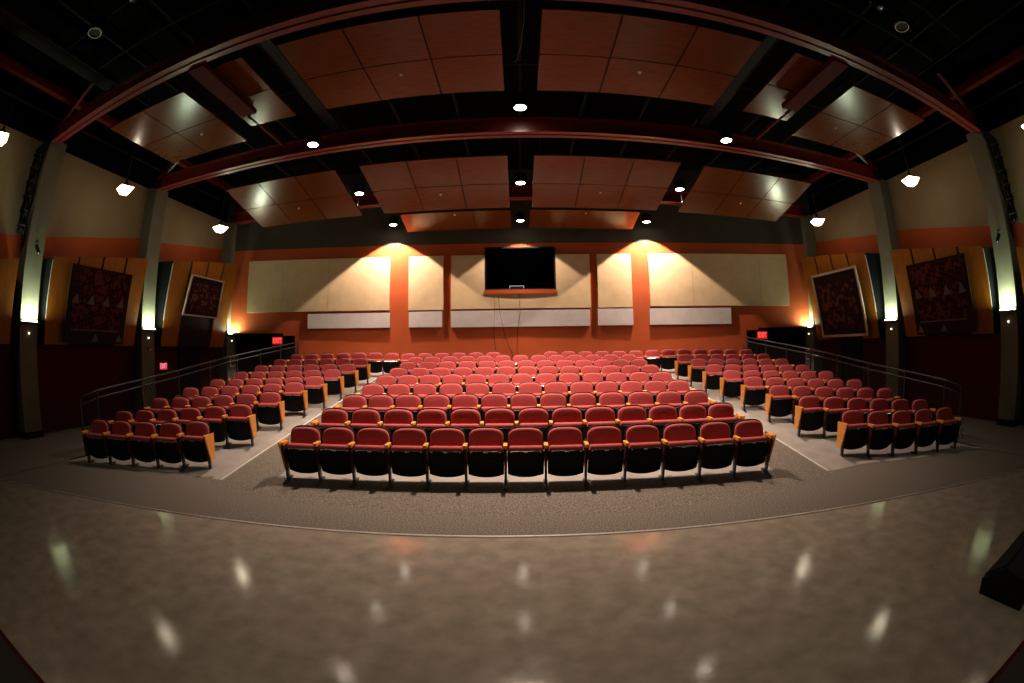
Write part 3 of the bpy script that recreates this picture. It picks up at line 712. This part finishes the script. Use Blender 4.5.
# ------------------------------------------------------------------ auditorium seats
def outline(wd, z0, zc, zt, n=28, e=2.5):
    pts = [(-wd * .94, z0), (wd * .94, z0), (wd, z0 + .05)]
    for k in range(n + 1):
        a = pi * k / n
        c, q = cos(a), sin(a)
        pts.append((wd * math.copysign(abs(c) ** (2 / e), c), zc + (zt - zc) * q ** (2 / e)))
    pts.append((-wd, z0 + .05))
    return pts
LEAN = .17
def pillow(pts, yb, yf, rings, lean=LEAN, ztop=.755):
    n = len(pts); cx = 0; cz = sum(p[1] for p in pts) / n
    vs = []; b = MB()
    def ring(sc, y): return [(cx + (x - cx) * sc, y + ((cz + (z - cz) * sc) - ztop) * lean, cz + (z - cz) * sc) for x, z in pts]
    R_ = [ring(.96, yb), ring(1, yb - .006)] + [ring(1 - a, yf - d) for a, d in rings]
    for r in R_: vs += r
    fs = [tuple(range(n))]
    for i in range(len(R_) - 1):
        for k in range(n): fs.append((i * n + k, i * n + (k + 1) % n, (i + 1) * n + (k + 1) % n, (i + 1) * n + k)[::-1])
    fs.append(tuple(range((len(R_) - 1) * n, len(R_) * n))[::-1])
    return b.add(vs, fs)
me_back = pillow(outline(.254, .36, .60, .768, e=3.0), .0, -.045, [(0, 0), (.03, .014), (.10, .024), (.35, .030)]).mesh('back_cushion', M['fabric'], True)
me_bshell = pillow(outline(.267, .30, .60, .790, e=3.0), .03, -.004, [(0, 0), (.02, .004), (.06, .006)]).mesh('back_shell', M['black'], True)
def xsect(poly, xs_sc):
    n = len(poly); cy = sum(p[0] for p in poly) / n; cz = sum(p[1] for p in poly) / n
    vs = []; fs = []
    for x, sc in xs_sc: vs += [(x, cy + (y - cy) * sc, cz + (z - cz) * sc) for y, z in poly]
    m = len(xs_sc)
    for i in range(m - 1):
        for k in range(n): fs.append((i * n + k, (i + 1) * n + k, (i + 1) * n + (k + 1) % n, i * n + (k + 1) % n))
    fs.append(tuple(range(n))); fs.append(tuple(range((m - 1) * n, m * n))[::-1])
    return MB().add(vs, fs)
me_seat = xsect([(-.298, .465), (-.304, .50), (-.296, .53), (-.275, .546), (-.24, .550), (-.205, .54), (-.185, .515), (-.09, .16), (-.13, .13), (-.20, .13)],
                [(-.236, .9), (-.228, .97), (-.21, 1), (.21, 1), (.228, .97), (.236, .9)]).mesh('seat_cushion', M['fabric'], True)
b = MB(); N, K = 10, 7
lay = []
for d in (0, .022):
    for i in range(N + 1):
        u = i / N * 2 - 1
        for j in range(K + 1):
            v = j / K
            zbt = .072 + .045 * abs(u) ** 2.2
            z = zbt + (.478 - zbt) * v; x = .262 * u * (1 - .02 * (1 - v))
            y = -.222 - .088 * v - .018 * (1 - u * u) * sin(pi * v) + d + (.012 * abs(u) ** 4)
            lay.append((x, y, z))
fs = []; q = (N + 1) * (K + 1); idx = lambda l, i, j: l * q + i * (K + 1) + j
for i in range(N):
    for j in range(K):
        fs.append((idx(0, i, j), idx(0, i + 1, j), idx(0, i + 1, j + 1), idx(0, i, j + 1)))
        fs.append((idx(1, i, j), idx(1, i, j + 1), idx(1, i + 1, j + 1), idx(1, i + 1, j)))
for i in range(N):
    fs.append((idx(0, i, K), idx(0, i + 1, K), idx(1, i + 1, K), idx(1, i, K))); fs.append((idx(0, i, 0), idx(1, i, 0), idx(1, i + 1, 0), idx(0, i + 1, 0)))
for j in range(K):
    fs.append((idx(0, 0, j), idx(0, 0, j + 1), idx(1, 0, j + 1), idx(1, 0, j))); fs.append((idx(0, N, j), idx(1, N, j), idx(1, N, j + 1), idx(0, N, j + 1)))
me_sshell = b.add(lay, fs).mesh('seat_shell', M['black'], False)
b = MB(); b.tube([(-.20, -.309, .480), (.20, -.309, .480)], .005, 5); b.box(-.03, .03, -.322, -.305, .462, .481); b.box(-.215, -.195, -.318, -.30, .462, .481); b.box(.195, .215, -.318, -.30, .462, .481)
me_edge = b.mesh('metal_edge', M['chrome'])
def arm_mesh(x):
    return xsect([(-.372, .530), (-.380, .555), (-.372, .577), (-.35, .583), (-.15, .576), (-.135, .560), (-.15, .540), (-.34, .530)],
                 [(x - .029, .9), (x - .024, 1), (x + .024, 1), (x + .029, .9)]).mesh('armrest', M['armwood'])
def std_mesh(x):
    b = MB()
    b.hexa([(x - .017, -.285, 0), (x + .017, -.285, 0), (x + .017, -.225, 0), (x - .017, -.225, 0), (x - .017, -.29, .24), (x + .017, -.29, .24), (x + .017, -.17, .24), (x - .017, -.17, .24)])
    s_ = .12
    b.hexa([(x - .035, -.44, -.029), (x + .035, -.44, -.029), (x + .035, -.10, .012), (x - .035, -.10, .012), (x - .03, -.44, -.014), (x + .03, -.44, -.014), (x + .03, -.10, .03), (x - .03, -.10, .03)])
    b.prism([(x - .01, -.34, .525), (x - .01, -.10, .525), (x - .01, -.17, .2), (x - .01, -.28, .2)], (.02, 0, 0))
    b.prism([(x - .008, -.14, .2), (x - .008, .02, .5), (x - .008, .05, .46), (x - .008, -.1, .15)], (.016, 0, 0))
    return b.mesh('standard', M['steel'])
def sp_mesh(x):
    return xsect([(-.355, .530), (-.360, .48), (-.275, .22), (-.16, .22), (-.10, .48), (-.10, .530)], [(x - .018, .96), (x - .015, 1), (x + .015, 1), (x + .018, .96)]).mesh('side_panel', M['maroon'])
H = PITCH / 2
def lift(me):
    for v in me.vertices:
        if v.co.z > .06: v.co.z += .03
    return me
me_arm = {k: arm_mesh(k * H) for k in (-1, 1)}; me_std = {k: std_mesh(k * H) for k in (-1, 1)}; me_sp = {k: sp_mesh(k * H) for k in (-1, 1)}
me_end = {}
for k in (-1, 1):
    x = k * (H + .024)
    b = MB(); b.prism([(x, -.43, .590), (x, -.02, .582), (x, -.06, .13), (x, -.25, .13)], (k * .024, 0, 0)); me_end[k] = b.mesh('end_panel', M['armwood'])

for me in [me_back, me_bshell, me_seat, me_sshell, me_edge] + [d[k] for d in (me_arm, me_std, me_sp, me_end) for k in (-1, 1)]: lift(me)
proto = {}
def part(name, me, parent):
    o = bpy.data.objects.new(name, me); COL.objects.link(o); o.parent = parent; return o
def make_seat(fl_):
    r = bpy.data.objects.new('auditorium_seat', None); COL.objects.link(r); r.empty_display_size = .1
    part('back_shell', me_bshell, r); part('back_cushion', me_back, r); part('seat_cushion', me_seat, r)
    sh = part('seat_shell', me_sshell, r); e = part('metal_edge', me_edge, sh); e['label'] = 'chrome edge strip'
    part('standard', me_std[-1], r); part('side_panel', me_sp[-1], r); part('armrest', me_arm[-1], r)
    if 'R' in fl_ or 'r' in fl_: part('standard', me_std[1], r); part('side_panel', me_sp[1], r); part('armrest', me_arm[1], r)
    if 'L' in fl_: part('end_panel', me_end[-1], r)
    if 'R' in fl_: part('end_panel', me_end[1], r)
    return r
rname = ['', 'front', 'second', 'third', 'fourth', 'fifth', 'sixth', 'seventh', 'eighth']
for (x, y, rz, blk, row, i, n, flg) in seats:
    key = ''.join(sorted(flg))
    if key not in proto: proto[key] = make_seat(key); o = proto[key]
    else: o = copy_tree(proto[key])
    bx, by = x + sin(rz) * .2, y - cos(rz) * .2
    o.location = (x, y, fl(bx, by)); o.rotation_euler = (0, 0, rz)
    if row == 9:
        lab = 'red tip-up seat, %s from left in the rearmost row, %s of the cable gap' % (ORD[i], blk.split()[1])
        grp = 'seats of the rearmost row, %s half' % blk.split()[1]
    else:
        lab = 'red tip-up seat, %s from left in the %s row of the %s block' % (ORD[i], rname[row], blk)
        grp = 'seats of the %s block' % blk
    tag(o, lab, 'seat', grp)

# ------------------------------------------------------------------ dark things at the stage edge
t = thing('floor_monitor', 'black wedge floor loudspeaker at the right edge of the stage', 'loudspeaker', (4.3, 1.2, 0), math.radians(4))
b = MB(); b.prism([(-.66, -.30, 0), (-.66, .27, 0), (-.66, .30, .14), (-.66, .05, .30), (-.66, -.30, .24)], (1.32, 0, 0)); b.build('cabinet', M['black'], t)
b = MB(); b.prism([(-.60, .302, .155), (-.60, .296, .148), (-.60, .066, .297), (-.60, .072, .304)], (1.2, 0, 0)); b.build('grille', M['dkgrey'], t)
b = MB(); b.lathe([(.0, 0), (.012, .003), (.014, .012)], (.3, .055, .298), 8); b.build('corner_stud', M['chrome'], t)
b = MB(); b.box(-12, 12, Y0 + .02, .53, 0, .03); struct(b.build('floor_stage_deck', M['stagedeck']), 'black stage deck under the photographer, seen in the lower corners', 'floor')
b = MB(); b.box(-12, 12, .53, .575, 0, .034); struct(b.build('trim_4', M['finred']), 'dark red edge of the stage deck', 'trim')
# stage lamps over the camera (out of the picture, above the stage)
for k, x in enumerate((-5.0, 0, 5.0)):
    t = thing('stage_downlight', 'round stage downlight over the stage, %s one' % ['left', 'middle', 'right'][k], 'ceiling lamp', (x, .6, 7.6))
    b = MB(); b.lathe([(.165, 0), (.175, .05), (.175, .28), (.05, .36)], n=18); b.build('can', M['black'], t)
    b = MB(); b.lathe([(.0, -.016), (.10, -.012), (.15, .004)], n=18); b.build('lens', M['lamp'], t)
    light('SPOT', 'stage_beam', (x, .6, 7.57), 330 if k == 1 else 45, (1, .80, .60), .12, spot_size=math.radians(120), spot_blend=1.0)
